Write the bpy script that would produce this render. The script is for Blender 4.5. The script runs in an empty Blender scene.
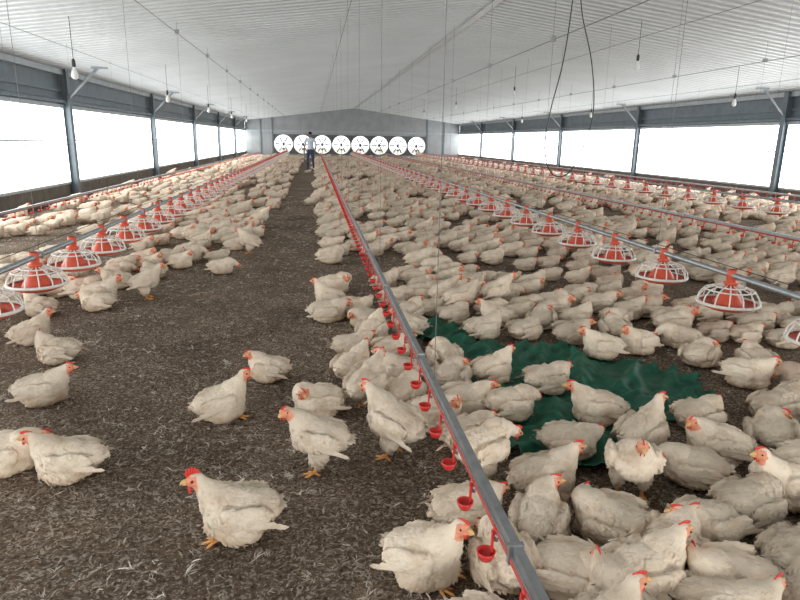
import bpy, bmesh, math, random
from mathutils import Vector, Matrix, Euler, noise
random.seed(7)
scene=bpy.context.scene
COL=scene.collection
H=1.5
XL,XR=-5.6,12.4; XC=3.4; YF=54.0; YB=-8.0
ZE,ZR=2.92,4.05
PY=[7.8+7.7*k for k in range(-2,6)]   # post positions
def zc(x):
    return ZE+(ZR-ZE)*((x-XL)/(XC-XL) if x<XC else (XR-x)/(XR-XC))

# ------------------------------------------------------------ materials
def new_mat(name):
    m=bpy.data.materials.new(name); m.use_nodes=True
    nt=m.node_tree; b=nt.nodes['Principled BSDF']
    return m,nt,b
def simple(name,col,rough=.5,metal=0.,var=0.,scale=8.,bump=0.):
    m,nt,b=new_mat(name)
    b.inputs['Roughness'].default_value=rough
    b.inputs['Metallic'].default_value=metal
    if var>0 or bump>0:
        tc=nt.nodes.new('ShaderNodeTexCoord')
        n=nt.nodes.new('ShaderNodeTexNoise'); n.inputs['Scale'].default_value=scale; n.inputs['Detail'].default_value=6
        nt.links.new(tc.outputs['Object'],n.inputs['Vector'])
        r=nt.nodes.new('ShaderNodeValToRGB')
        r.color_ramp.elements[0].position=.3; r.color_ramp.elements[1].position=.7
        r.color_ramp.elements[0].color=[c*(1-var) for c in col]+[1]
        r.color_ramp.elements[1].color=[min(1,c*(1+var)) for c in col]+[1]
        nt.links.new(n.outputs['Fac'],r.inputs['Fac'])
        nt.links.new(r.outputs['Color'],b.inputs['Base Color'])
        if bump>0:
            bp=nt.nodes.new('ShaderNodeBump'); bp.inputs['Strength'].default_value=bump; bp.inputs['Distance'].default_value=.01
            nt.links.new(n.outputs['Fac'],bp.inputs['Height']); nt.links.new(bp.outputs['Normal'],b.inputs['Normal'])
    else:
        b.inputs['Base Color'].default_value=list(col)+[1]
    return m

def feather_mat():
    m,nt,b=new_mat('broiler_feathers')
    b.inputs['Roughness'].default_value=.92
    b.inputs['Specular IOR Level'].default_value=.08
    tc=nt.nodes.new('ShaderNodeTexCoord'); oi=nt.nodes.new('ShaderNodeObjectInfo')
    n=nt.nodes.new('ShaderNodeTexNoise'); n.inputs['Scale'].default_value=11; n.inputs['Detail'].default_value=6
    off=nt.nodes.new('ShaderNodeVectorMath'); off.operation='MULTIPLY_ADD'
    off.inputs[1].default_value=(1,1,1)
    nt.links.new(tc.outputs['Object'],off.inputs[0])
    cmb=nt.nodes.new('ShaderNodeCombineXYZ')
    mm=nt.nodes.new('ShaderNodeMath'); mm.operation='MULTIPLY'; mm.inputs[1].default_value=13
    nt.links.new(oi.outputs['Random'],mm.inputs[0])
    for i in range(3): nt.links.new(mm.outputs[0],cmb.inputs[i])
    nt.links.new(cmb.outputs[0],off.inputs[2])
    nt.links.new(off.outputs[0],n.inputs['Vector'])
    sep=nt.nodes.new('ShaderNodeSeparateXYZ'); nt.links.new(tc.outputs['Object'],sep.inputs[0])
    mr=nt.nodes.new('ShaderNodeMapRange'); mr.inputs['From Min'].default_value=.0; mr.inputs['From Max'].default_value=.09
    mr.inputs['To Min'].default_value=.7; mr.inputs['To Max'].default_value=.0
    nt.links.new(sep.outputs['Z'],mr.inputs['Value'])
    mr2=nt.nodes.new('ShaderNodeMapRange'); mr2.inputs['From Min'].default_value=.48; mr2.inputs['From Max'].default_value=.76
    mr2.inputs['To Min'].default_value=0; mr2.inputs['To Max'].default_value=.65
    nt.links.new(n.outputs['Fac'],mr2.inputs['Value'])
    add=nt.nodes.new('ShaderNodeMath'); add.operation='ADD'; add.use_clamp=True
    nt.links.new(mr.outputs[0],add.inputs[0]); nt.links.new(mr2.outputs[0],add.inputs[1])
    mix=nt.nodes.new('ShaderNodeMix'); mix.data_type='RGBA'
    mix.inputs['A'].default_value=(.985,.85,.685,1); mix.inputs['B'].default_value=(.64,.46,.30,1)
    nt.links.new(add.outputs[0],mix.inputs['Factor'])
    mv=nt.nodes.new('ShaderNodeMapRange'); mv.inputs['To Min'].default_value=.80; mv.inputs['To Max'].default_value=1.0
    nt.links.new(oi.outputs['Random'],mv.inputs['Value'])
    g=nt.nodes.new('ShaderNodeNewGeometry')
    mi=nt.nodes.new('ShaderNodeMapRange'); mi.inputs['To Min'].default_value=.91; mi.inputs['To Max'].default_value=1.0
    nt.links.new(g.outputs['Random Per Island'],mi.inputs['Value'])
    mu=nt.nodes.new('ShaderNodeMath'); mu.operation='MULTIPLY'
    nt.links.new(mv.outputs[0],mu.inputs[0]); nt.links.new(mi.outputs[0],mu.inputs[1])
    sc=nt.nodes.new('ShaderNodeVectorMath'); sc.operation='SCALE'
    nt.links.new(mix.outputs['Result'],sc.inputs[0]); nt.links.new(mu.outputs[0],sc.inputs['Scale'])
    nt.links.new(sc.outputs[0],b.inputs['Base Color'])
    n2=nt.nodes.new('ShaderNodeTexNoise'); n2.inputs['Scale'].default_value=120; n2.inputs['Detail'].default_value=3
    nt.links.new(tc.outputs['Object'],n2.inputs['Vector'])
    bp=nt.nodes.new('ShaderNodeBump'); bp.inputs['Strength'].default_value=.35; bp.inputs['Distance'].default_value=.004
    nt.links.new(n2.outputs['Fac'],bp.inputs['Height']); nt.links.new(bp.outputs['Normal'],b.inputs['Normal'])
    return m
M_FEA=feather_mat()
M_FACE=simple('bird_face_skin',(.80,.32,.19),.6,var=.2,scale=60)
M_COMB=simple('bird_comb_red',(.70,.05,.035),.5)
M_BEAK=simple('bird_beak',(.78,.47,.20),.45)
M_LEG=simple('bird_leg_skin',(.74,.35,.11),.6,var=.2,scale=80)
M_EYE=simple('bird_eye',(.02,.012,.01),.15)
M_GALV=simple('galvanised_steel',(.36,.38,.39),.42,.75,var=.15,scale=20)
M_STEEL=simple('painted_steel',(.15,.185,.21),.5,.2,var=.15,scale=4)
M_STEEL_L=simple('light_steel_purlin',(.38,.42,.45),.45,.3,var=.1,scale=4)
M_RED=simple('feeder_red_plastic',(.66,.10,.05),.4,var=.15,scale=25)
M_CUP=simple('cup_red_plastic',(.66,.035,.03),.35)
M_PIPE=simple('nipple_pipe_red',(.45,.06,.045),.4)
M_WHITE=simple('grill_white_plastic',(.83,.79,.73),.4,var=.08,scale=30)
M_CEIL=simple('corrugated_ceiling',(.66,.70,.72),.34,0.,var=.06,scale=.6)
M_WALL=simple('end_wall_sheet',(.33,.35,.36),.6,var=.12,scale=1.5)
M_KERB=simple('concrete_kerb',(.16,.145,.125),.85,var=.25,scale=5,bump=.4)
M_CABLE=simple('black_cable',(.03,.03,.03),.5)
M_CORD=simple('grey_cord',(.22,.22,.21),.7)
M_TARP=simple('green_tarp',(.004,.105,.058),.6,var=.4,scale=12,bump=.6)

def emis(name,col,s):
    m,nt,b=new_mat(name)
    b.inputs['Base Color'].default_value=(.8,.8,.8,1)
    b.inputs['Emission Color'].default_value=list(col)+[1]
    b.inputs['Emission Strength'].default_value=s
    b.inputs['Roughness'].default_value=.7
    return m
M_WIN=emis('daylit_window_curtain',(.98,1.0,1.0),6.6)
M_WIN2=emis('daylit_lower_curtain',(.99,1.0,.99),4.7)
M_BULB=simple('bulb_glass',(.85,.86,.85),.15)

def litter_mat():
    m,nt,b=new_mat('litter_floor')
    b.inputs['Roughness'].default_value=.95; b.inputs['Specular IOR Level'].default_value=.1
    tc=nt.nodes.new('ShaderNodeTexCoord')
    n1=nt.nodes.new('ShaderNodeTexNoise'); n1.inputs['Scale'].default_value=45; n1.inputs['Detail'].default_value=8; n1.inputs['Roughness'].default_value=.7
    n2=nt.nodes.new('ShaderNodeTexNoise'); n2.inputs['Scale'].default_value=1.6; n2.inputs['Detail'].default_value=5
    n3=nt.nodes.new('ShaderNodeTexNoise'); n3.inputs['Scale'].default_value=30; n3.inputs['Detail'].default_value=5; n3.inputs['Distortion'].default_value=2.4
    for n in(n1,n2,n3): nt.links.new(tc.outputs['Object'],n.inputs['Vector'])
    r=nt.nodes.new('ShaderNodeValToRGB'); e=r.color_ramp.elements
    e[0].position=.34; e[0].color=(.055,.038,.026,1); e[1].position=.68; e[1].color=(.30,.215,.15,1)
    nt.links.new(n1.outputs['Fac'],r.inputs['Fac'])
    r3=nt.nodes.new('ShaderNodeValToRGB'); e=r3.color_ramp.elements
    e[0].position=.52; e[0].color=(0,0,0,1); e[1].position=.62; e[1].color=(.85,.85,.85,1)
    nt.links.new(n3.outputs['Fac'],r3.inputs['Fac'])
    mix=nt.nodes.new('ShaderNodeMix'); mix.data_type='RGBA'
    mix.inputs['B'].default_value=(.50,.43,.35,1)
    nt.links.new(r3.outputs['Color'],mix.inputs['Factor']); nt.links.new(r.outputs['Color'],mix.inputs['A'])
    mr=nt.nodes.new('ShaderNodeMapRange'); mr.inputs['From Min'].default_value=.3; mr.inputs['From Max'].default_value=.7
    mr.inputs['To Min'].default_value=.70; mr.inputs['To Max'].default_value=1.3
    nt.links.new(n2.outputs['Fac'],mr.inputs['Value'])
    sc=nt.nodes.new('ShaderNodeVectorMath'); sc.operation='SCALE'
    nt.links.new(mix.outputs['Result'],sc.inputs[0]); nt.links.new(mr.outputs[0],sc.inputs['Scale'])
    nt.links.new(sc.outputs[0],b.inputs['Base Color'])
    bp=nt.nodes.new('ShaderNodeBump'); bp.inputs['Strength'].default_value=1.0; bp.inputs['Distance'].default_value=.02
    nt.links.new(n1.outputs['Fac'],bp.inputs['Height']); nt.links.new(bp.outputs['Normal'],b.inputs['Normal'])
    return m
M_LITTER=litter_mat()
def debris_mat(name,c0,c1):
    m,nt,b=new_mat(name)
    b.inputs['Roughness'].default_value=.9; b.inputs['Specular IOR Level'].default_value=.1
    g=nt.nodes.new('ShaderNodeNewGeometry')
    r=nt.nodes.new('ShaderNodeValToRGB'); e=r.color_ramp.elements
    e[0].position=0; e[0].color=c0; e[1].position=1; e[1].color=c1
    nt.links.new(g.outputs['Random Per Island'],r.inputs['Fac']); nt.links.new(r.outputs['Color'],b.inputs['Base Color'])
    return m
M_DEB=debris_mat('moulted_feathers',(.12,.085,.06,1),(.55,.46,.37,1))
M_DOWN=debris_mat('down_tufts',(.42,.36,.29,1),(.82,.74,.64,1))

# ------------------------------------------------------------ mesh helpers
class MB:
    def __init__(s): s.v=[]; s.f=[]; s.m=[]; s.mats=[]; s.sm=[]
    def mi(s,mat):
        if mat not in s.mats: s.mats.append(mat)
        return s.mats.index(mat)
    def add(s,vs,fs,mat,smooth=False):
        o=len(s.v); s.v+= [tuple(v) for v in vs]; k=s.mi(mat)
        for f in fs: s.f.append([i+o for i in f]); s.m.append(k); s.sm.append(smooth)
    def box(s,lo,hi,mat):
        (a,b,c),(d,e,g)=lo,hi
        s.add([(a,b,c),(d,b,c),(d,e,c),(a,e,c),(a,b,g),(d,b,g),(d,e,g),(a,e,g)],
              [(0,3,2,1),(4,5,6,7),(0,1,5,4),(1,2,6,5),(2,3,7,6),(3,0,4,7)],mat)
    def path(s,pts,rad,mat,n=8,cap=True):
        pts=[Vector(p) for p in pts]
        if not isinstance(rad,(list,tuple)): rad=[rad]*len(pts)
        vs=[]
        prev=None
        for i,p in enumerate(pts):
            t=(pts[min(i+1,len(pts)-1)]-pts[max(i-1,0)]).normalized()
            a=prev if prev is not None else (Vector((0,0,1)) if abs(t.z)<.9 else Vector((1,0,0)))
            u=(a-t*a.dot(t)).normalized(); w=t.cross(u); prev=u
            for k in range(n):
                an=2*math.pi*k/n; vs.append(p+(u*math.cos(an)+w*math.sin(an))*rad[i])
        fs=[]
        for i in range(len(pts)-1):
            for k in range(n):
                fs.append((i*n+k,i*n+(k+1)%n,(i+1)*n+(k+1)%n,(i+1)*n+k))
        if cap: fs.append(tuple(range(n-1,-1,-1))); fs.append(tuple((len(pts)-1)*n+k for k in range(n)))
        s.add(vs,fs,mat,True)
    def lathe(s,prof,mat,n=24,c=(0,0,0),axis='z'):
        vs=[];fs=[]
        for (r,z) in prof:
            for k in range(n):
                a=2*math.pi*k/n
                if axis=='z': vs.append((c[0]+r*math.cos(a),c[1]+r*math.sin(a),c[2]+z))
                else: vs.append((c[0]+r*math.cos(a),c[1]+z,c[2]+r*math.sin(a)))
        for i in range(len(prof)-1):
            for k in range(n): fs.append((i*n+k,i*n+(k+1)%n,(i+1)*n+(k+1)%n,(i+1)*n+k))
        s.add(vs,fs,mat,True)
    def ell(s,c,r,mat,rot=None,nu=12,nv=8):
        vs=[];fs=[]; c=Vector(c); R=rot or Matrix.Identity(3)
        vs.append(c+R@Vector((0,0,-r[2])))
        for j in range(1,nv):
            t=math.pi*j/nv-math.pi/2
            for i in range(nu):
                a=2*math.pi*i/nu
                vs.append(c+R@Vector((r[0]*math.cos(t)*math.cos(a),r[1]*math.cos(t)*math.sin(a),r[2]*math.sin(t))))
        vs.append(c+R@Vector((0,0,r[2])))
        for i in range(nu): fs.append((0,1+(i+1)%nu,1+i))
        for j in range(nv-2):
            for i in range(nu):
                a=1+j*nu+i; b=1+j*nu+(i+1)%nu
                fs.append((a,b,b+nu,a+nu))
        t=len(vs)-1; o=1+(nv-2)*nu
        for i in range(nu): fs.append((o+i,o+(i+1)%nu,t))
        s.add(vs,fs,mat,True)
    def mesh(s,name):
        me=bpy.data.meshes.new(name); me.from_pydata(s.v,[],s.f)
        for m in s.mats: me.materials.append(m)
        me.polygons.foreach_set('material_index',s.m)
        me.polygons.foreach_set('use_smooth',s.sm)
        me.update(); return me
    def obj(s,name,loc=(0,0,0),parent=None):
        o=bpy.data.objects.new(name,s.mesh(name)); o.location=loc; COL.objects.link(o)
        if parent: o.parent=parent
        return o
def empty(name,loc=(0,0,0)):
    e=bpy.data.objects.new(name,None); e.location=loc; e.empty_display_size=.2; COL.objects.link(e); return e
def link(name,me,loc,parent=None,rz=0,sc=1):
    o=bpy.data.objects.new(name,me); o.location=loc; o.rotation_euler=(0,0,rz); o.scale=(sc,)*3
    COL.objects.link(o)
    if parent: o.parent=parent
    return o

# ------------------------------------------------------------ chickens
def leaf(mb,p,d,n,L,W,lift,mat):
    """one body feather: overlapping curved blade"""
    d=d.normalized(); w=n.cross(d).normalized()
    def P(t,sx,up): return p+d*(L*t)+w*(W*sx)+n*up
    vs=[P(0,0,.000),P(.35,-.42,.0008),P(.35,0,lift*.5+.0022),P(.35,.42,.0008),
        P(.75,-.46,lift*.7),P(.75,0,lift+.0016),P(.75,.46,lift*.7),P(1.0,random.uniform(-.15,.15),lift*.85)]
    mb.add(vs,[(0,2,1),(0,3,2),(1,2,5,4),(2,3,6,5),(4,5,7),(5,6,7)],mat,True)

BS=.90; HS=1.16
def make_chicken(name,stand=False,pitch=3,roll=0,head=(.150,0,.230),yaw=0,hp=0,comb=.55,seed=0,puff=1.0,wingout=0.,zs=.94,legs=True):
    rnd=random.Random(seed)
    lift=.095 if stand else 0.
    piv=Vector((0,0,.10))
    R=Matrix.Rotation(math.radians(roll),3,'X')@Matrix.Rotation(-math.radians(pitch),3,'Y')
    T=lambda p: R@(Vector(p)-piv)+piv+Vector((0,0,lift))
    b=MB()
    def E(c,r,ry=0,rz=0):
        rr=R@Matrix.Rotation(math.radians(rz),3,'Z')@Matrix.Rotation(-math.radians(ry),3,'Y')
        b.ell(T(c),r,M_FEA,rr,20,14)
    E((0,0,.105),(.135,.102*puff,.094))
    E((.058,0,.106),(.088,.095*puff,.094))
    E((.02,0,.145),(.105,.072,.058))
    E((-.080,0,.112),(.085,.082*puff,.070))
    E((-.135,0,.125),(.048,.040,.024),18)
    if not stand:   # belly spread on the litter
        b.ell((.005,0,.042),(.128,.112*puff,.050),M_FEA,None,20,12)
        b.ell((.075,0,.055),(.070,.088*puff,.056),M_FEA,None,16,12)
    for s in(-1,1):
        E((-.020,s*(.099*puff+wingout*.5),.116),(.108,.021,.056),-8,s*(5-wingout*200))
        E((.045,s*.097*puff,.130),(.045,.022,.040),20)
        if not stand: E((.0,s*.082,.046),(.085,.054,.046))
    if stand:
        for s in(-1,1):
            b.ell(Vector((-.01,s*.060,.122)),(.052,.038,.070),M_FEA,Matrix.Rotation(math.radians(-14),3,'Y'),16,12)
            b.ell(Vector((-.005,s*.058,.078)),(.024,.02,.036),M_FEA,None,12,10)
    hd=Vector(head)
    base=T((.085,0,.148)); ctl=base+Vector((.035,0,.045)) if hd.z>base.z+.03 else base+Vector((.06,0,.03))
    N=9
    for i in range(N):
        t=i/(N-1); p=base*(1-t)**2+ctl*2*t*(1-t)+hd*t*t
        r=.050*(1-t)**1.3+.0275
        if i<N-1: b.ell(p,(r,r,r),M_FEA,None,14,10)
    yw=math.radians(yaw)
    R0=Matrix.Rotation(yw,3,'Z')@Matrix.Rotation(-math.radians(hp),3,'Y')
    Rh=R0@Matrix.Diagonal((HS,HS,HS)) ; fw=Rh@Vector((1,0,0))
    b.ell(hd+fw*.003,(.033*HS,.0245*HS,.0265*HS),M_FEA,R0,16,12)
    b.ell(hd+Rh@Vector((.021,0,-.004)),(.0175*HS,.016*HS,.017*HS),M_FEA,R0,12,10)
    tmp=b.obj('tmp_body')
    md=tmp.modifiers.new('r','REMESH'); md.mode='VOXEL'; md.voxel_size=.0070; md.use_smooth_shade=True
    ms=tmp.modifiers.new('s','SMOOTH'); ms.factor=.5; ms.iterations=3
    dg=bpy.context.evaluated_depsgraph_get(); dg.update()
    ev=tmp.evaluated_get(dg); me=bpy.data.meshes.new_from_object(ev)
    out=MB()
    vs=[v.co.copy() for v in me.vertices]
    so=Vector((seed*3.1,seed*1.7,0))
    for v in vs:
        dv=(v-hd).length
        if dv>.06:
            k=.0035*noise.noise(v*38+so)+.0055*noise.noise(Vector((v.x*14,v.y*26,v.z*26))+so)
            q=(v-T((0,0,.1))).normalized(); v+=q*k
    if not stand:
        for v in vs:
            if v.z<.012: v.z=.004+max(0,(v.z+.02))*.2
    zones={M_FEA:[],M_FACE:[]}
    cand=[]
    Ri=R0.transposed()
    for p in me.polygons:
        c=p.center; q=Ri@(c-hd)/HS
        isface=(q.x>.000 and q.length<.045 and q.z<.020)
        zones[M_FACE if isface else M_FEA].append(tuple(p.vertices))
        if not isface: cand.append((sum((vs[i] for i in p.vertices),Vector())/len(p.vertices),p.normal.copy(),(c-hd).length))
    out.v=[tuple(v) for v in vs]
    for mat,fl in zones.items():
        k=out.mi(mat)
        for f in fl: out.f.append(list(f)); out.m.append(k); out.sm.append(True)
    for _ in range(1300):
        c,n,dh=rnd.choice(cand)
        if dh<.040 or c.z<.014: continue
        if dh<.10: d=(base-hd)+Vector((0,0,-.03)); L=rnd.uniform(.012,.020); W=L*.55; lf=.0015
        else:
            d=R@Vector((-1,0,-.35)); L=rnd.uniform(.016,.034); W=L*rnd.uniform(.45,.7); lf=rnd.uniform(.001,.005)
        d=d-n*d.dot(n)
        if d.length<1e-3: continue
        d=d.normalized()+Vector((rnd.uniform(-.35,.35),rnd.uniform(-.35,.35),rnd.uniform(-.35,.35)))
        d=d-n*d.dot(n)
        leaf(out,c-n*.001,d,n,L,W,lf,M_FEA)
    for s in(-1,1):
        for row,(z0,x0,L,cnt) in enumerate([(.148,.03,.036,6),(.126,.02,.046,6),(.104,.0,.056,6),(.092,-.030,.072,6)]):
            for i in range(cnt):
                p=T((x0-.018*i+rnd.uniform(-.004,.004),s*(.115*puff+.003-(.018 if row==0 else 0)-.0014*i+wingout*(.3+.12*i)),z0-.001*i))
                d=R@Vector((-1,-s*.16+s*wingout*4,.02-.03*i+rnd.uniform(-.08,.06)))
                leaf(out,p,d,R@Vector((0,s,.25)).normalized(),L,.021,.003,M_FEA)
    for i in range(9):
        a=(i-4)/4
        p=T((-.138,a*.026,.130-.006*abs(a)))
        leaf(out,p,R@Vector((-1,a*.5,.30-.1*abs(a)+rnd.uniform(-.12,.08))),R@Vector((.35,0,1)).normalized(),rnd.uniform(.040,.058),.020,.002,M_FEA)
    hp_=lambda q: hd+Rh@Vector(q)
    S=lambda r: tuple(x*HS for x in r)
    out.path([hp_((.029,0,.000)),hp_((.040,0,.001)),hp_((.050,0,-.003)),hp_((.055,0,-.009))],[.0112,.0095,.0058,.001],M_BEAK,10)
    out.path([hp_((.030,0,-.008)),hp_((.042,0,-.009)),hp_((.048,0,-.010))],[.0075,.0056,.001],M_BEAK,8)
    for s in(-1,1):
        out.ell(hp_((.016,s*.0203,.005)),S((.0070,.0030,.0062)),M_COMB if comb>1 else M_FACE,R0,10,6)
        out.ell(hp_((.017,s*.0226,.005)),S((.0043,.0028,.0043)),M_EYE,R0,8,6)
        out.ell(hp_((.025,s*.007,-.019-.008*comb)),S((.0055,.003,.008*comb+.004)),M_COMB,R0,8,6)
        out.ell(hp_((-.004,s*.0230,-.007)),S((.0045,.0025,.006)),M_FACE,R0,8,6)
    nb=5
    for i in range(nb):
        t=i/(nb-1); hgt=(.008+.007*math.sin(math.pi*(.2+.7*t)))*comb
        out.ell(hp_((.030-.036*t,0,.0230+hgt*.4-.004*(abs(t-.45)))),S((.0062,.0024+.001*comb,hgt)),M_COMB,R0,8,6)
    if legs:
      for s in(-1,1):
        y=s*.056
        if stand:
            ank=Vector((.012,y,.020)); hock=Vector((-.012,y,.080))
            out.path([hock+Vector((.0,0,.02)),hock,(hock+ank)/2,ank],[.012,.0115,.0085,.010],M_LEG,10)
        else:
            ank=Vector((.092,y,.014)); hock=Vector((.04,y,.018))
            out.path([hock,ank],[.010,.009],M_LEG,8)
        for a,L in((0,.055),(38,.046),(-38,.046),(180,.024)):
            dv=Vector((math.cos(math.radians(a)),math.sin(math.radians(a)),0))
            e=ank+dv*L; e.z=.006
            m1=ank+dv*L*.5; m1.z=.012
            out.path([ank,m1,e,e+dv*.010+Vector((0,0,-.002))],[.0085,.0066,.0058,.0012],M_LEG,7)
    bpy.data.objects.remove(tmp,do_unlink=True)
    z_=BS*(1 if stand else zs)
    out.v=[(x*BS,y*BS,z*z_) for x,y,z in out.v]
    return out.mesh(name)

V=[]
V.append(make_chicken('bird_a',head=(.156,0,.232),seed=1,puff=1.04,legs=False))
V.append(make_chicken('bird_b',head=(.142,.03,.224),yaw=55,seed=2,puff=1.08,legs=False))
V.append(make_chicken('bird_c',head=(.142,-.03,.222),yaw=-65,seed=3,puff=1.05,legs=False))
V.append(make_chicken('bird_d',pitch=0,head=(.155,.005,.182),yaw=8,hp=-12,seed=4,puff=1.14,zs=.86,legs=False))
V.append(make_chicken('bird_e',pitch=-1,head=(.192,.02,.115),yaw=25,hp=-22,seed=5,puff=1.08,zs=.88,legs=False))
V.append(make_chicken('bird_f',pitch=2,head=(.118,.065,.196),yaw=120,hp=-20,seed=6,puff=1.12,legs=False))
V.append(make_chicken('bird_g',stand=True,pitch=14,head=(.168,0,.355),seed=7,puff=1.04))
V.append(make_chicken('bird_h',stand=True,pitch=8,head=(.164,.03,.338),yaw=70,seed=8,puff=1.06))
V.append(make_chicken('bird_i',stand=True,pitch=-2,head=(.228,-.01,.215),yaw=-10,hp=-25,seed=9,wingout=.02))
V.append(make_chicken('bird_j',pitch=5,head=(.160,.0,.262),yaw=10,comb=1.4,seed=10,puff=1.06,zs=1))
V.append(make_chicken('bird_k',pitch=9,head=(.145,0,.266),yaw=-15,seed=11,puff=1.03,zs=1))
V.append(make_chicken('bird_l',pitch=1,roll=10,head=(.152,-.02,.206),yaw=-30,seed=12,puff=1.1,wingout=.03,zs=.84,legs=False))
V.append(make_chicken('bird_m',pitch=2,roll=-8,head=(.134,-.05,.180),yaw=-100,hp=-15,seed=13,puff=1.14,wingout=.015,zs=.88,legs=False))
V.append(make_chicken('bird_n',pitch=0,head=(.165,.03,.165),yaw=45,hp=-8,seed=14,puff=1.2,zs=.80,legs=False))
V.append(make_chicken('bird_o',pitch=-2,roll=14,head=(.160,.035,.200),yaw=75,hp=5,seed=15,puff=1.06,wingout=.045,zs=.82,legs=False))

# foreground birds: x, y, heading (deg, 0=+X, 90=away from entrance), variant, scale
FG=[
(-2.09,4.68,20,10,.95),(-1.75,4.26,170,2,.97),(-1.57,3.56,10,0,1.0),(-1.42,2.80,5,3,1.05),(-1.12,2.70,185,0,1.02),
(-.53,3.25,15,10,1.0),(-.31,3.80,165,1,.90),(-.31,2.19,188,9,1.05),(.00,2.62,165,7,.98),(.36,2.72,140,6,1.04),
(.00,3.24,190,5,1.0),(.27,3.27,50,6,.95),(.22,3.78,50,0,1.0),(.36,1.86,325,10,1.0),(-1.60,5.97,10,6,.98),(-1.92,5.60,175,3,.98),(-2.33,5.45,160,0,.95),
(-.87,8.36,170,6,1),(-1.18,8.97,20,0,1),(-1.58,7.45,0,2,1),(-1.75,6.9,140,3,1),(-1.2,7.75,30,13,1),(-2.0,6.45,200,0,1),(-2.75,5.3,80,3,1),(-2.6,4.75,30,8,.95),
(.58,2.13,10,3,1.0),(.97,2.32,10,0,1.04),(1.34,2.26,250,6,1.0),(1.08,1.68,15,0,1.08),(1.74,2.04,20,4,1.05),(1.93,2.53,160,1,1.05),(1.62,2.68,30,10,1.0),
(1.52,2.98,165,0,1.0),(1.40,3.42,15,3,1.0),
(.84,2.03,60,2,.98),(1.12,1.99,140,12,1.03),(1.48,1.94,200,11,1.0),(.64,1.82,95,4,1.0),(.80,1.42,20,10,1.0),(1.38,1.62,170,12,1.03),(1.70,1.70,20,4,1.08),
(.86,1.74,330,13,1.0),(1.28,1.84,40,11,1.0),
(.48,1.48,320,0,1.0),(1.10,1.36,200,3,1.04),(1.45,1.30,30,1,1.03),(.72,2.45,30,8,1.0),(2.25,2.30,330,1,1.03),(.74,2.78,20,3,1.0),(2.3,2.62,60,12,1.03),
(1.06,3.08,10,4,.98),(2.80,3.02,20,0,1.03),(.84,3.20,10,11,1.0),(2.55,2.92,20,4,1.03),(2.74,3.42,300,1,1.03),
(2.02,3.98,175,0,1.0),(1.10,3.60,25,0,.97),(.82,3.55,60,12,1.0),(.62,3.02,330,2,1.0),(.86,3.95,100,4,1.0),(.52,3.66,160,0,1.0),(.50,3.34,60,3,1),
(1.28,4.48,10,1,1.0),(1.62,4.50,30,13,1.0),(1.96,4.38,10,11,1.0),(2.36,4.10,200,0,1.0),(2.66,3.80,40,12,1),(3.0,3.68,80,3,1),(.25,4.2,20,3,1.0),(.42,4.55,60,0,1.0),(.12,5.55,170,10,1),(.34,5.25,10,14,1),(.72,4.66,150,1,1.0),(.52,4.1,30,11,1),
(1.98,2.16,190,10,1.02),(2.08,1.86,20,3,1.03),(2.52,2.20,150,0,1.03),(.40,4.92,200,13,1.0),(1.80,1.38,160,0,1.05),(2.02,1.55,20,5,1.05),(2.24,2.03,330,14,1.03),(2.60,2.55,200,12,1.03),(2.9,2.65,30,0,1.03),
(3.05,3.3,150,4,1),(1.70,2.36,150,13,1.0),(1.26,1.50,330,1,1.0),(.95,1.55,110,11,1),(1.58,1.50,60,3,1),
(2.35,4.45,80,3,1),(2.75,4.2,160,4,1),(1.15,4.95,30,3,1),(1.5,4.85,160,0,1),(1.85,4.75,70,12,1),(2.15,4.75,10,1,1),(2.5,4.75,220,3,1),(.78,5.05,50,11,1),
(1.22,2.64,350,13,.97),(2.05,2.86,20,3,1.0),
]
TARP=[(0.72,5.12),(1.10,4.85),(1.38,4.30),(1.80,4.22),(2.15,3.88),(2.50,3.5),(2.36,3.06),(1.95,2.92),(1.62,2.82),(1.50,2.42),(.92,2.32),(.80,2.75),(.95,3.3),(1.0,3.9),(.78,4.5)]
def inpoly(x,y,P):
    c=False; j=len(P)-1
    for i in range(len(P)):
        if (P[i][1]>y)!=(P[j][1]>y) and x<(P[j][0]-P[i][0])*(y-P[i][1])/(P[j][1]-P[i][1])+P[i][0]: c=not c
        j=i
    return c
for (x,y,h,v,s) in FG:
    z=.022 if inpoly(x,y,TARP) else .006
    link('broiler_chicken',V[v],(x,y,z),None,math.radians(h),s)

# background flock : one instanced object
grid={}
def key(x,y): return (int(x//.4),int(y//.4))
def ok(x,y,d):
    kx,ky=key(x,y)
    for i in(-1,0,1):
        for j in(-1,0,1):
            for (a,b) in grid.get((kx+i,ky+j),()):
                if (a-x)**2+(b-y)**2<d*d: return False
    return True
for f_ in FG: grid.setdefault(key(f_[0],f_[1]),[]).append((f_[0],f_[1]))
pts=[]
rg=random.Random(5)
def dens(x,y):
    if (x+.18)**2+(y-30.85)**2<.5: return 0
    if x>0.06:
        if x<3.2 and y<4.9 and not(x>2.7 and y>4): return 0
        if y<4.2 and x<3.4: return 0
        if inpoly(x,y,TARP): return 0
        b=1 if y<14 else .6
        if x>3 and y<7: b=.6
        if y>14 and .06<x<.35: b=.4
        return b
    if x>-.85+.15*noise.noise(Vector((0,y,1))): return .006 if y>14 else 0
    if y>9: return .5 if x<-1.3 else .3
    if y<5.6: return .3 if x<-2.9 and y>4.8 else 0
    if x>-1.5: return .12 if y>7 else 0
    return .3
for _ in range(62000):
    x=rg.uniform(XL+.35,XR-.4); y=4+ (rg.random()**1.05)*49.2
    cl=noise.noise(Vector((x*.9,y*.5,3)))+.8*noise.noise(Vector((x*2.2,y*1.6,8)))
    if rg.random()>dens(x,y)*min(1,max(.015,.32+1.7*cl)): continue
    if not ok(x,y,rg.uniform(.20,.29)): continue
    grid.setdefault(key(x,y),[]).append((x,y)); pts.append((x,y))
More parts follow.
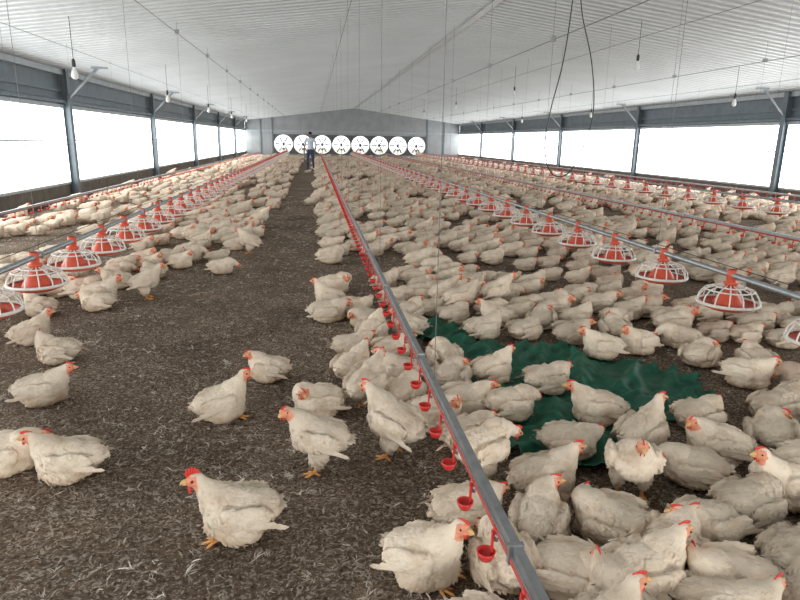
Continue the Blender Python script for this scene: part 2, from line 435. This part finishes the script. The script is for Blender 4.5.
me=bpy.data.meshes.new('chicken_flock'); me.from_pydata([(x,y,.006) for x,y in pts],[],[])
ar=me.attributes.new('rot','FLOAT_VECTOR','POINT'); asz=me.attributes.new('scl','FLOAT','POINT'); av=me.attributes.new('vid','INT','POINT')
fl=[0,.8,1,.8,2,.8,3,1.2,4,.9,5,.7,6,.2,7,.2,8,.2,10,.3,11,1.,12,1.,13,1.1,14,.9]
vi=fl[0::2]; wi=fl[1::2]
for i,(x,y) in enumerate(pts):
    ar.data[i].vector=(0,0,rg.uniform(0,6.283)); asz.data[i].value=rg.uniform(.88,1.16)
    v=rg.choices(vi,wi)[0]
    if min(abs(x-q) for q in (-2.2,3.1,8.4,.5,5.8,-4.3,11.0))<.35 and v in(6,7): v=3
    av.data[i].value=v
flock=bpy.data.objects.new('chicken_flock',me); COL.objects.link(flock)
vc=bpy.data.collections.new('chicken_variants')
for i,m in enumerate(V):
    o=bpy.data.objects.new('bird_variant_%02d'%i,m); vc.objects.link(o)
ng=bpy.data.node_groups.new('flock_instancer','GeometryNodeTree')
ng.interface.new_socket('Geometry',in_out='INPUT',socket_type='NodeSocketGeometry')
ng.interface.new_socket('Geometry',in_out='OUTPUT',socket_type='NodeSocketGeometry')
gi=ng.nodes.new('NodeGroupInput'); go=ng.nodes.new('NodeGroupOutput')
iop=ng.nodes.new('GeometryNodeInstanceOnPoints'); ci=ng.nodes.new('GeometryNodeCollectionInfo')
ci.inputs['Collection'].default_value=vc; ci.inputs['Separate Children'].default_value=True; ci.inputs['Reset Children'].default_value=True
def na(nm,t):
    n=ng.nodes.new('GeometryNodeInputNamedAttribute'); n.data_type=t; n.inputs['Name'].default_value=nm
    return [o for o in n.outputs if o.enabled and o.name=='Attribute'][0]
ng.links.new(gi.outputs[0],iop.inputs['Points']); ng.links.new(ci.outputs[0],iop.inputs['Instance'])
iop.inputs['Pick Instance'].default_value=True
ng.links.new(na('vid','INT'),iop.inputs['Instance Index'])
ng.links.new(na('rot','FLOAT_VECTOR'),iop.inputs['Rotation'])
ng.links.new(na('scl','FLOAT'),iop.inputs['Scale'])
ng.links.new(iop.outputs[0],go.inputs[0])
md=flock.modifiers.new('flock','NODES'); md.node_group=ng
print('flock',len(pts))

# ------------------------------------------------------------ floor
ys=[YB]; 
while ys[-1]<YF: 
    y=ys[-1]; ys.append(y+(.5 if y<0 else .05 if y<7 else .05+(y-7)*.04))
ys[-1]=YF
xs=[XL]
while xs[-1]<XR:
    x=xs[-1]; xs.append(x+(.06 if -3.5<x<3.2 else .14))
xs[-1]=XR
vv=[];ff=[]
for y in ys:
    for x in xs:
        z=.010*noise.noise(Vector((x*5,y*5,0)))+.007*noise.noise(Vector((x*14,y*14,5)))+.004*noise.noise(Vector((x*30,y*30,9)))
        vv.append((x,y,z))
nx=len(xs)
for j in range(len(ys)-1):
    for i in range(nx-1): ff.append((j*nx+i,j*nx+i+1,(j+1)*nx+i+1,(j+1)*nx+i))
fm=MB(); fm.add(vv,ff,M_LITTER,True); FLOOR=fm.obj('floor')

# moulted feather litter : flat feathers plus curled down tufts
dm=MB(); rd=random.Random(3)
def blade(p,a,L,W,el,mat,cu):
    d=Vector((math.cos(a),math.sin(a),el)); w=Vector((-math.sin(a),math.cos(a),rd.uniform(-.6,.6))).normalized()
    sd_=Vector((-math.sin(a),math.cos(a),0))
    def Q(t,s_): return p+d*(L*t)+w*(W*s_)+sd_*(cu*t*t)+Vector((0,0,.25*L*t*(1-t)))
    dm.add([Q(0,0),Q(.4,-.5),Q(.4,.5),Q(.8,-.4),Q(.8,.4),Q(1,0)],[(0,2,1),(1,2,4,3),(3,4,5)],mat)
n=0
while n<24000:
    y=.9+ (rd.random()**1.6)*13; x=rd.uniform(-5.2,3.6)
    if abs(x-.3)>y*.85+.3: continue
    if x>.6 and rd.random()<.4: continue
    n+=1
    L=rd.uniform(.010,.032)*(1+.03*y)
    blade(Vector((x,y,rd.uniform(.003,.013))),rd.uniform(0,6.283),L,L*rd.uniform(.14,.36),rd.uniform(-.1,.45),M_DEB,rd.uniform(-.6,.6)*L)
n=0
while n<7500:
    y=.9+ (rd.random()**1.30)*16; x=rd.uniform(-5.2,3.4)
    if abs(x-.3)>y*.85+.3: continue
    if x>.6 and rd.random()<.5: continue
    if rd.random()>.55+1.2*noise.noise(Vector((x*2.5,y*2.5,4))): continue
    n+=1
    a0=rd.uniform(0,6.283); s_=rd.uniform(.45,1.15)*(.9+.035*y)
    p=Vector((x,y,rd.uniform(.008,.015)))
    for k in range(rd.choice((4,5,6,7,9))):
        L=rd.uniform(.016,.042)*s_
        blade(p+Vector((rd.uniform(-.010,.010),rd.uniform(-.010,.010),0)),a0+rd.uniform(-1.1,1.1)+(math.pi if rd.random()<.3 else 0),L,L*rd.uniform(.08,.17),rd.uniform(.0,.5),M_DOWN,rd.uniform(-.8,.8)*L)
dm.obj('litter_feathers',parent=FLOOR)

# ------------------------------------------------------------ tarp
tv=[];tf=[];st=.022
tx0,tx1,ty0,ty1=.6,2.75,2.1,5.3
nxx=int((tx1-tx0)/st); nyy=int((ty1-ty0)/st); idx={}
birds=[(f_[0],f_[1]) for f_ in FG]
for j in range(nyy):
    for i in range(nxx):
        x=tx0+i*st; y=ty0+j*st
        wx=x+.14*noise.noise(Vector((x*4,y*4,1)))+.04*noise.noise(Vector((x*13,y*13,1))); wy=y+.14*noise.noise(Vector((x*4,y*4,7)))
        if not inpoly(wx,wy,TARP): continue
        u=x*.8+y*.6; v=-x*.6+y*.8
        q=.5*noise.noise(Vector((x*2,y*2,6)))
        f1=abs(noise.noise(Vector((u*2.0+q,v*5.5+q,2)))); f2=abs(noise.noise(Vector((x*6+q*2,y*3,4)))); f3=abs(noise.noise(Vector((u*13,v*9,9))))
        z=.016+.055*max(0,1-f1*6)+.035*max(0,1-f2*6)+.012*max(0,1-f3*5)+.03*max(0,noise.noise(Vector((x*3,y*3,5))))
        db=min((x-a)**2+(y-b)**2 for a,b in birds)**.5
        k=min(1,max(0,(db-.12)/.07)); z=.014+(z-.014)*k
        idx[(i,j)]=len(tv); tv.append((x,y,max(.013,z)))
for (i,j) in idx:
    q=[(i,j),(i+1,j),(i+1,j+1),(i,j+1)]
    if all(a in idx for a in q): tf.append([idx[a] for a in q])
tm=MB(); tm.add(tv,tf,M_TARP,True); to=tm.obj('green_tarp')
to.modifiers.new('sub','SUBSURF').levels=1; to.modifiers['sub'].render_levels=1
sd=to.modifiers.new('sol','SOLIDIFY'); sd.thickness=.003

# ------------------------------------------------------------ shell
prof=[]; y=YB
while y<YF:
    prof+=[(y,0),(y+.19,0),(y+.205,-.022),(y+.235,-.022)]; y+=.25
prof=[(p,q) for p,q in prof if p<=YF]+[(YF,0)]
vs=[];fs=[]
cx=[XL,XC,XR]
for (y,d) in prof:
    for x in cx: vs.append((x,y,zc(x)+d))
for j in range(len(prof)-1):
    for i in range(2): fs.append((j*3+i,(j+1)*3+i,(j+1)*3+i+1,j*3+i+1))
cm=MB(); cm.add(vs,fs,M_CEIL); 
cm.add([(x,y,zc(x)+.06) for y in(YB,YF) for x in cx],[(0,1,4,3),(1,2,5,4)],M_CEIL)
cm.obj('ceiling')
rc=MB(); rc.box((XC-.07,YB,ZR-.045),(XC+.07,YF,ZR-.03),M_CEIL)
rc.obj('trim_ridge_cap')

M_MUL=simple('window_mullion',(.30,.34,.37),.5,.1)
def side_wall(side):
    X=XL if side=='left' else XR; s=1 if side=='left' else -1   # s: inward
    w=MB()
    def bx(x0,x1,y0,y1,z0,z1,m): w.box((min(x0,x1),y0,z0),(max(x0,x1),y1,z1),m)
    bx(X-s*.2,X,YB,YF,-.05,.40,M_KERB)
    bx(X-s*.12,X-s*.02,YB,YF,2.10,ZE+.03,M_STEEL)
    w.obj('wall_'+side)
    t=MB()
    def bt(x0,x1,y0,y1,z0,z1,m): t.box((min(x0,x1),y0,z0),(max(x0,x1),y1,z1),m)
    bt(X-s*.04,X+s*.03,YB,YF,.40,.45,M_STEEL_L)
    bt(X-s*.02,X+s*.05,YB,YF,2.07,2.15,M_STEEL_L)
    bt(X-s*.02,X+s*.10,YB,YF,2.78,2.90,M_STEEL_L)
    bt(X-s*.02,X+s*.04,YB,YF,2.42,2.47,M_STEEL)
    t.path([(X+s*.07,YB,2.22),(X+s*.07,YF,2.22)],.04,M_STEEL,10)
    t.path([(X-s*.02,YB,1.38),(X-s*.02,YF,1.38)],.018,M_MUL,6)
    t.path([(X-s*.02,YB,1.28),(X-s*.02,YF,1.28)],.010,M_MUL,6)
    y=YB+1
    while y<YF:
        t.path([(X-s*.02,y,.43),(X-s*.02,y,2.1)],.007,M_MUL,4); y+=1.925
    t.obj('trim_'+side)
    ed=[YB]+PY+[YF]
    k=1
    for a,b in zip(ed[:-1],ed[1:]):
        if b-a<.3: continue
        m=MB()
        m.add([(X-s*.06,a,1.30),(X-s*.06,b,1.30),(X-s*.06,b,2.10),(X-s*.06,a,2.10)],[(0,1,2,3)],M_WIN)
        m.add([(X-s*.05,a,.42),(X-s*.05,b,.42),(X-s*.05,b,1.30),(X-s*.05,a,1.30)],[(0,1,2,3)],M_WIN2)
        m.obj('window_%d'%(k+(0 if side=='left' else 20))); k+=1
    pm=MB()
    zt=zc(X+s*.08)-.02
    for xx in(-.075,.065): pm.box((xx if s>0 else -xx-.01,-.08,0),(xx+.01 if s>0 else -xx,.08,zt),M_STEEL)
    pm.box((-.07,-.008,0),(.07,.008,zt),M_STEEL)
    pm.box((-.12,-.12,0),(.12,.12,.03),M_STEEL)
    pm.path([(s*.05,0,2.30),(s*.75,0,zc(X+s*.9)-.06)],.032,M_STEEL_L,6)
    pm.box((min(s*.6,s*.95),-.03,zc(X+s*.9)-.10),(max(s*.6,s*.95),.03,zc(X+s*.9)-.05),M_STEEL_L)
    me=pm.mesh('steel_column')
    for y in PY: link('steel_column',me,(X+s*.10,y,0))
side_wall('left'); side_wall('right')

# far end wall with fan bank
FX0,FDX,FR,FZ=-2.52,1.60,.74,1.05
FX=[FX0+FDX*i for i in range(8)]
fa,fb=FX[0]-FDX/2,FX[-1]+FDX/2; z0,z1=FZ-FDX/2,FZ+FDX/2
w=MB()
w.box((XL,YF,-.05),(fa,YF+.12,ZE),M_WALL); w.box((fb,YF,-.05),(XR,YF+.12,ZE),M_WALL)
w.box((fa,YF,-.05),(fb,YF+.12,z0),M_WALL); w.box((fa,YF,z1),(fb,YF+.12,ZE),M_WALL)
w.add([(XL,YF,ZE),(XR,YF,ZE),(XC,YF,ZR+.02)],[(0,1,2)],M_WALL)
w.obj('wall_far')
tr=MB()
for x in (fa-.12,fb+.05,-4.4,11.0): tr.box((x,YF-.08,0),(x+.10,YF-.002,zc(x)-.03),M_STEEL)
tr.box((XL,YF-.06,2.05),(XR,YF-.002,2.17),M_STEEL_L)
tr.obj('trim_far_wall')
M_FANF=simple('fan_frame_grey',(.10,.11,.12),.5,var=.1)
M_BLADE=simple('fan_blade_metal',(.30,.31,.32),.4,.1)
f=MB(); N=40
vs=[];fs=[]
hw=FDX/2
for k in range(N):
    a=2*math.pi*k/N; c,s_=math.cos(a),math.sin(a); q=hw/max(abs(c),abs(s_))
    vs+=[(c*q,0,s_*q),(c*FR,0,s_*FR),(c*FR,.10,s_*FR),(c*(FR+.05),-.06,s_*(FR+.05)),(c*FR,-.02,s_*FR)]
for k in range(N):
    o=k*5; p=((k+1)%N)*5
    fs+=[(o,p,p+1,o+1),(o+1,p+1,p+2,o+2)]
f.add(vs,fs,M_FANF)
f.lathe([(FR,.02),(FR,-.05),(FR+.03,-.07),(FR+.04,-.06),(FR+.02,-.0)],M_WHITE,N,axis='y')
for k in range(6):
    a=2*math.pi*k/6
    R3=Matrix.Rotation(a,3,'Y')
    pl=[(.10,-.05,.03),(.10,.03,-.03),(.40,.05,-.06),(.66,.06,-.07),(.68,-.02,.03),(.40,-.04,.05)]
    f.add([R3@Vector((x,y+.12,z)) for x,y,z in pl],[(0,1,2,5),(5,2,3,4)],M_BLADE)
f.lathe([(.001,.04),(.10,.05),(.11,.10),(.11,.16),(.001,.18)],M_FANF,16,axis='y')
f.box((-.018,.02,-FR),(.018,.05,FR),M_FANF); f.box((-FR,.02,-.015),(FR,.05,.015),M_FANF)
f.box((-.10,.0,-.46),(.10,.10,-.32),M_FANF)
for k in range(2,5):
    f.lathe([(FR*k/5-.004,0),(FR*k/5+.004,-.004),(FR*k/5-.004,-.008)],M_STEEL_L,28,axis='y')
fme=f.mesh('exhaust_fan')
for x in FX: link('exhaust_fan',fme,(x,YF+.02,FZ))

# entrance end wall (behind the viewpoint) with open doorway
w=MB()
w.box((XL,YB-.12,0),(0.4,YB,ZE),M_WALL); w.box((6.4,YB-.12,0),(XR,YB,ZE),M_WALL); w.box((.4,YB-.12,2.8),(6.4,YB,ZE),M_WALL)
w.add([(XL,YB,ZE),(XR,YB,ZE),(XC,YB,ZR+.02)],[(0,1,2)],M_WALL)
w.obj('wall_front')
g=MB(); M_GRD=simple('outside_soil',(.45,.40,.33),.9,var=.2,scale=.5)
g.add([(-60,-60,-.12),(70,-60,-.12),(70,120,-.12),(-60,120,-.12)],[(0,1,2,3)],M_GRD); g.obj('outside_ground')

# ------------------------------------------------------------ feeders
p=MB()
p.lathe([(.001,0),(.13,0),(.185,.022),(.205,.045),(.200,.048),(.178,.028),(.125,.010),(.001,.010)],M_RED,28)
p.lathe([(.200,.036),(.222,.040),(.226,.054),(.214,.062),(.200,.054)],M_WHITE,28)
p.lathe([(.125,.012),(.108,.05),(.075,.100),(.050,.14),(.044,.19),(.052,.195),(.052,.21),(.034,.215),(.032,.275)],M_RED,20)
nb=14
for k in range(nb):
    a=2*math.pi*k/nb; c,s_=math.cos(a),math.sin(a)
    p.path([(c*.218,s_*.218,.056),(c*.208,s_*.208,.100),(c*.172,s_*.172,.150),(c*.10,s_*.10,.176),(c*.050,s_*.050,.184)],.0055,M_WHITE,5,False)
for r_,z_ in((.172,.150),(.107,.174)):
    ring=[(r_*math.cos(2*math.pi*k/24),r_*math.sin(2*math.pi*k/24),z_) for k in range(25)]
    p.path(ring,.0058,M_WHITE,5,False)
p.lathe([(.030,.225),(.036,.228),(.036,.300),(.030,.303)],M_RED,14)
PAN=p.mesh('feeder_pan')
PZ=.30
def feeding_line(X,y0,dy,zc_):
    e=empty('feeding_line',(X,0,0))
    m=MB(); m.path([(0,.6,PZ+.262),(0,YF-1.2,PZ+.262)],.0225,M_GALV,10)
    m.path([(-.035,.6,PZ+.33),(-.035,YF-1.2,PZ+.33)],.003,M_CABLE,4)
    m.obj('auger_pipe',parent=e)
    c=MB(); c.path([(0,.6,zc_),(0,YF-.5,zc_)],.006,M_CORD,5)
    y=2.2
    while y<YF-2:
        c.path([(0,y,PZ+.28),(0,y,zc_)],.0022,M_CORD,4)
        c.path([(0,y,zc_),(0,y,zc(X)-.03)],.003,M_CORD,4)
        c.box((-.03,y-.03,zc_-.02),(.03,y+.03,zc_+.05),M_GALV)
        c.box((-.03,y-.012,PZ+.232),(.03,y+.012,PZ+.295),M_GALV)
        y+=3.05
    c.obj('suspension_cables',parent=e)
    y=y0
    while y<YF-1.5:
        link('feeder_pan',PAN,(0,y,PZ),e,rz=random.uniform(0,.4)); y+=dy
feeding_line(-2.2,3.55,.80,3.15)
feeding_line(3.1,3.25,.94,2.80)
feeding_line(8.4,2.9,.94,3.05)
# ------------------------------------------------------------ drinkers
c=MB()
c.path([(0,0,.075),(0,0,.05)],.007,M_GALV,8)
c.path([(0,0,.08),(0,0,.095)],.012,M_CUP,8)
c.box((-.014,-.006,.0),(-.008,.006,.085),M_CUP)
c.lathe([(.001,-.012),(.018,-.010),(.026,.006),(.029,.018),(.026,.018),(.022,.008),(.015,-.004),(.001,-.006)],M_CUP,16,c=(-.028,0,.0))
CUP=c.mesh('drinker_cup')
def drinker_line(X,y0,dy,zc_,cy0=2.6):
    e=empty('nipple_drinker_line',(X,0,0))
    m=MB()
    m.box((-.013,1.05,.421),(.013,YF-1.2,.447),M_GALV)
    m.box((-.018,1.05,.414),(.018,YF-1.2,.422),M_GALV)
    m.path([(-.012,1.05,.404),(-.012,YF-1.2,.404)],.010,M_PIPE,8)
    y=1.4
    while y<YF-2:
        m.box((-.024,y-.008,.392),(.018,y+.008,.452),M_GALV); y+=1.55
    m.obj('drinker_rail',parent=e)
    c=MB(); c.path([(0,.6,zc_),(0,YF-.5,zc_)],.005,M_CORD,5)
    y=cy0
    while y<YF-2:
        c.path([(0,y,.45),(0,y,zc_)],.0018,M_CORD,4); c.path([(0,y,zc_),(0,y,zc(X)-.03)],.003,M_CORD,4)
        y+=2.45
    c.obj('suspension_cords',parent=e)
    y=y0
    while y<YF-1.5:
        link('drinker_cup',CUP,(-.016,y,.318),e); y+=dy
drinker_line(.525,1.27,.262,3.30)
drinker_line(5.8,2.0,.30,3.35)
drinker_line(-4.3,4.0,.30,3.0)
drinker_line(10.9,4.0,.30,3.0)

# ------------------------------------------------------------ bulbs and cable loop
b=MB()
b.path([(0,0,0),(0,0,-.6)],.005,M_CABLE,6)
b.lathe([(.008,-.58),(.022,-.60),(.026,-.62),(.026,-.68),(.020,-.70)],M_CABLE,12)
b.lathe([(.018,-.695),(.022,-.72),(.040,-.76),(.050,-.80),(.047,-.835),(.030,-.862),(.001,-.872)],M_BULB,16)
BU=b.mesh('hanging_bulb')
for X,ys_ in((-3.5,(10.3,16.4,22.5,28.6,34.7)),(6.0,(11.6,19,27,35)),(9.6,(13.8,21.5,29))):
    for y in ys_:
        z=zc(X)
        link('hanging_bulb',BU,(X,y,z-.015))
cu=MB()
P=[(3.22,8,3.99),(3.20,8,3.2),(3.14,8,2.5),(3.02,8,1.9),(2.98,8,1.45),(3.10,8.02,1.12),(3.32,8.03,1.10),(3.50,8.02,1.4),(3.60,8,1.9),(3.52,8,2.5),(3.33,8,3.1),(3.27,8,3.6),(3.26,8,4.0)]
def cr(P,n=6):
    out=[]; Q=[Vector(p) for p in P]; Q=[Q[0]]+Q+[Q[-1]]
    for i in range(1,len(Q)-2):
        for k in range(n):
            t=k/n; a,b_,c_,d=Q[i-1:i+3]
            out.append(.5*((2*b_)+(c_-a)*t+(2*a-5*b_+4*c_-d)*t*t+(-a+3*b_-3*c_+d)*t**3))
    out.append(Q[-1]); return out
cu.path(cr(P),.008,M_CABLE,6); cu.obj('hanging_cable_loop')

# ------------------------------------------------------------ person
def person(loc,rz):
    e=empty('farm_worker',loc); e.rotation_euler=(0,0,rz); e.scale=(1.05,)*3
    J={'pel':((0,0,.96),.135),'sp':((0,0,1.12),.125),'ch':((0,.0,1.32),.15),'nb':((0,.0,1.46),.065),'nk':((0,.01,1.53),.055),
       'hd':((0,.02,1.64),.085)}
    E=[('pel','sp'),('sp','ch'),('ch','nb'),('nb','nk'),('nk','hd')]
    for s,n_ in((-1,'l'),(1,'r')):
        fwd=.12 if s>0 else -.06
        J.update({'sh'+n_:((s*.19,0,1.41),.065),'el'+n_:((s*.27,-.03,1.14),.045),'wr'+n_:((s*.25,.10,.92),.030),'pa'+n_:((s*.245,.13,.86),.034),
          'hp'+n_:((s*.095,0,.88),.095),'kn'+n_:((s*.11,fwd*.6+.02,.49),.062),'an'+n_:((s*.115,fwd-.02,.09),.042),'to'+n_:((s*.13,fwd+.14,.035),.036)})
        E+=[('ch','sh'+n_),('sh'+n_,'el'+n_),('el'+n_,'wr'+n_),('wr'+n_,'pa'+n_),('pel','hp'+n_),('hp'+n_,'kn'+n_),('kn'+n_,'an'+n_),('an'+n_,'to'+n_)]
        for q,(dx,L) in enumerate(((-.024,.060),(-.008,.070),(.008,.066),(.022,.052))):
            J['f%d%s'%(q,n_)]=((s*.245+dx*.4,.135+dx,.86-.045),.0095); J['g%d%s'%(q,n_)]=((s*.24+dx*.4,.145+dx,.86-.045-L*.6),.008)
            E+=[('pa'+n_,'f%d%s'%(q,n_)),('f%d%s'%(q,n_),'g%d%s'%(q,n_))]
        J['t'+n_]=((s*.225,.175,.835),.011); E.append(('pa'+n_,'t'+n_))
    ks=list(J); me=bpy.data.meshes.new('body')
    me.from_pydata([J[k][0] for k in ks],[(ks.index(a),ks.index(b)) for a,b in E],[])
    o=bpy.data.objects.new('body',me); COL.objects.link(o)
    sk=o.modifiers.new('skin','SKIN'); 
    for i,k in enumerate(ks):
        r=J[k][1]; me.skin_vertices[0].data[i].radius=(r,r*(.75 if k in('ch','sp','pel') else 1))
    me.skin_vertices[0].data[0].use_root=True
    o.modifiers.new('sub','SUBSURF').levels=2
    dg=bpy.context.evaluated_depsgraph_get(); dg.update()
    nm=bpy.data.meshes.new_from_object(o.evaluated_get(dg))
    mats=[simple('worker_skin',(.20,.10,.06),.6),simple('worker_shirt',(.58,.65,.73),.8,var=.15),simple('worker_trousers',(.035,.055,.11),.85,var=.2),simple('worker_hair',(.012,.01,.01),.7),simple('worker_shoes',(.02,.02,.02),.5)]
    nm.materials.clear()
    for m in mats: nm.materials.append(m)
    for p_ in nm.polygons:
        c=p_.center; p_.use_smooth=True
        k=1
        if c.z<.07: k=4
        elif c.z<.98 and abs(c.x)<.2: k=2
        elif abs(c.x)>.19 and c.z<1.16: k=0
        elif c.z>1.49: k=3 if (c.z>1.69 or (c.y<.01 and c.z>1.58)) else 0
        p_.material_index=k
    bpy.data.objects.remove(o,do_unlink=True)
    b=bpy.data.objects.new('body',nm); COL.objects.link(b); b.parent=e
    h=MB()
    h.ell((0,.115,1.635),(.013,.018,.022),mats[0]); 
    for s in(-1,1):
        h.ell((s*.088,.015,1.635),(.012,.022,.032),mats[0]); h.ell((s*.033,.092,1.66),(.012,.008,.008),M_EYE)
    h.ell((0,.098,1.59),(.026,.008,.007),M_FACE)
    h.ell((0,-.005,1.685),(.090,.092,.065),mats[3])
    h.obj('head_features',parent=e)
person((-.18,30.85,.0),math.radians(160))

# ------------------------------------------------------------ world, light, camera
wd=bpy.data.worlds.new('World'); scene.world=wd; wd.use_nodes=True
bg=wd.node_tree.nodes['Background']; bg.inputs[0].default_value=(.95,.98,1,1); bg.inputs[1].default_value=2.8
al=bpy.data.lights.new('doorway_daylight','AREA'); al.shape='RECTANGLE'; al.size=6; al.size_y=2.7; al.energy=420; al.color=(1,.98,.95)
ao=bpy.data.objects.new('doorway_daylight',al); ao.location=(3.4,YB+.1,1.4); COL.objects.link(ao)
ao.rotation_euler=Vector((0,-1,0)).to_track_quat('Z','Y').to_euler()

rho=math.radians(1.0)
th=math.atan(159.5/620); psi=math.atan(88.8*math.cos(th)/620)
F=Vector((math.sin(psi)*math.cos(th),math.cos(psi)*math.cos(th),-math.sin(th)))
R=Vector((math.cos(psi),-math.sin(psi),0)); U=R.cross(F)
R2=R*math.cos(rho)+U*math.sin(rho); U2=U*math.cos(rho)-R*math.sin(rho)
cam=bpy.data.cameras.new('camera'); co=bpy.data.objects.new('camera',cam); COL.objects.link(co)
M=Matrix((R2,U2,-F)).transposed().to_4x4(); M.translation=Vector((0,0,H)); co.matrix_world=M
cam.sensor_width=36; cam.lens=36*620/800; cam.clip_start=.05; cam.clip_end=300
scene.camera=co
scene.view_settings.view_transform='Standard'
scene.view_settings.exposure=0
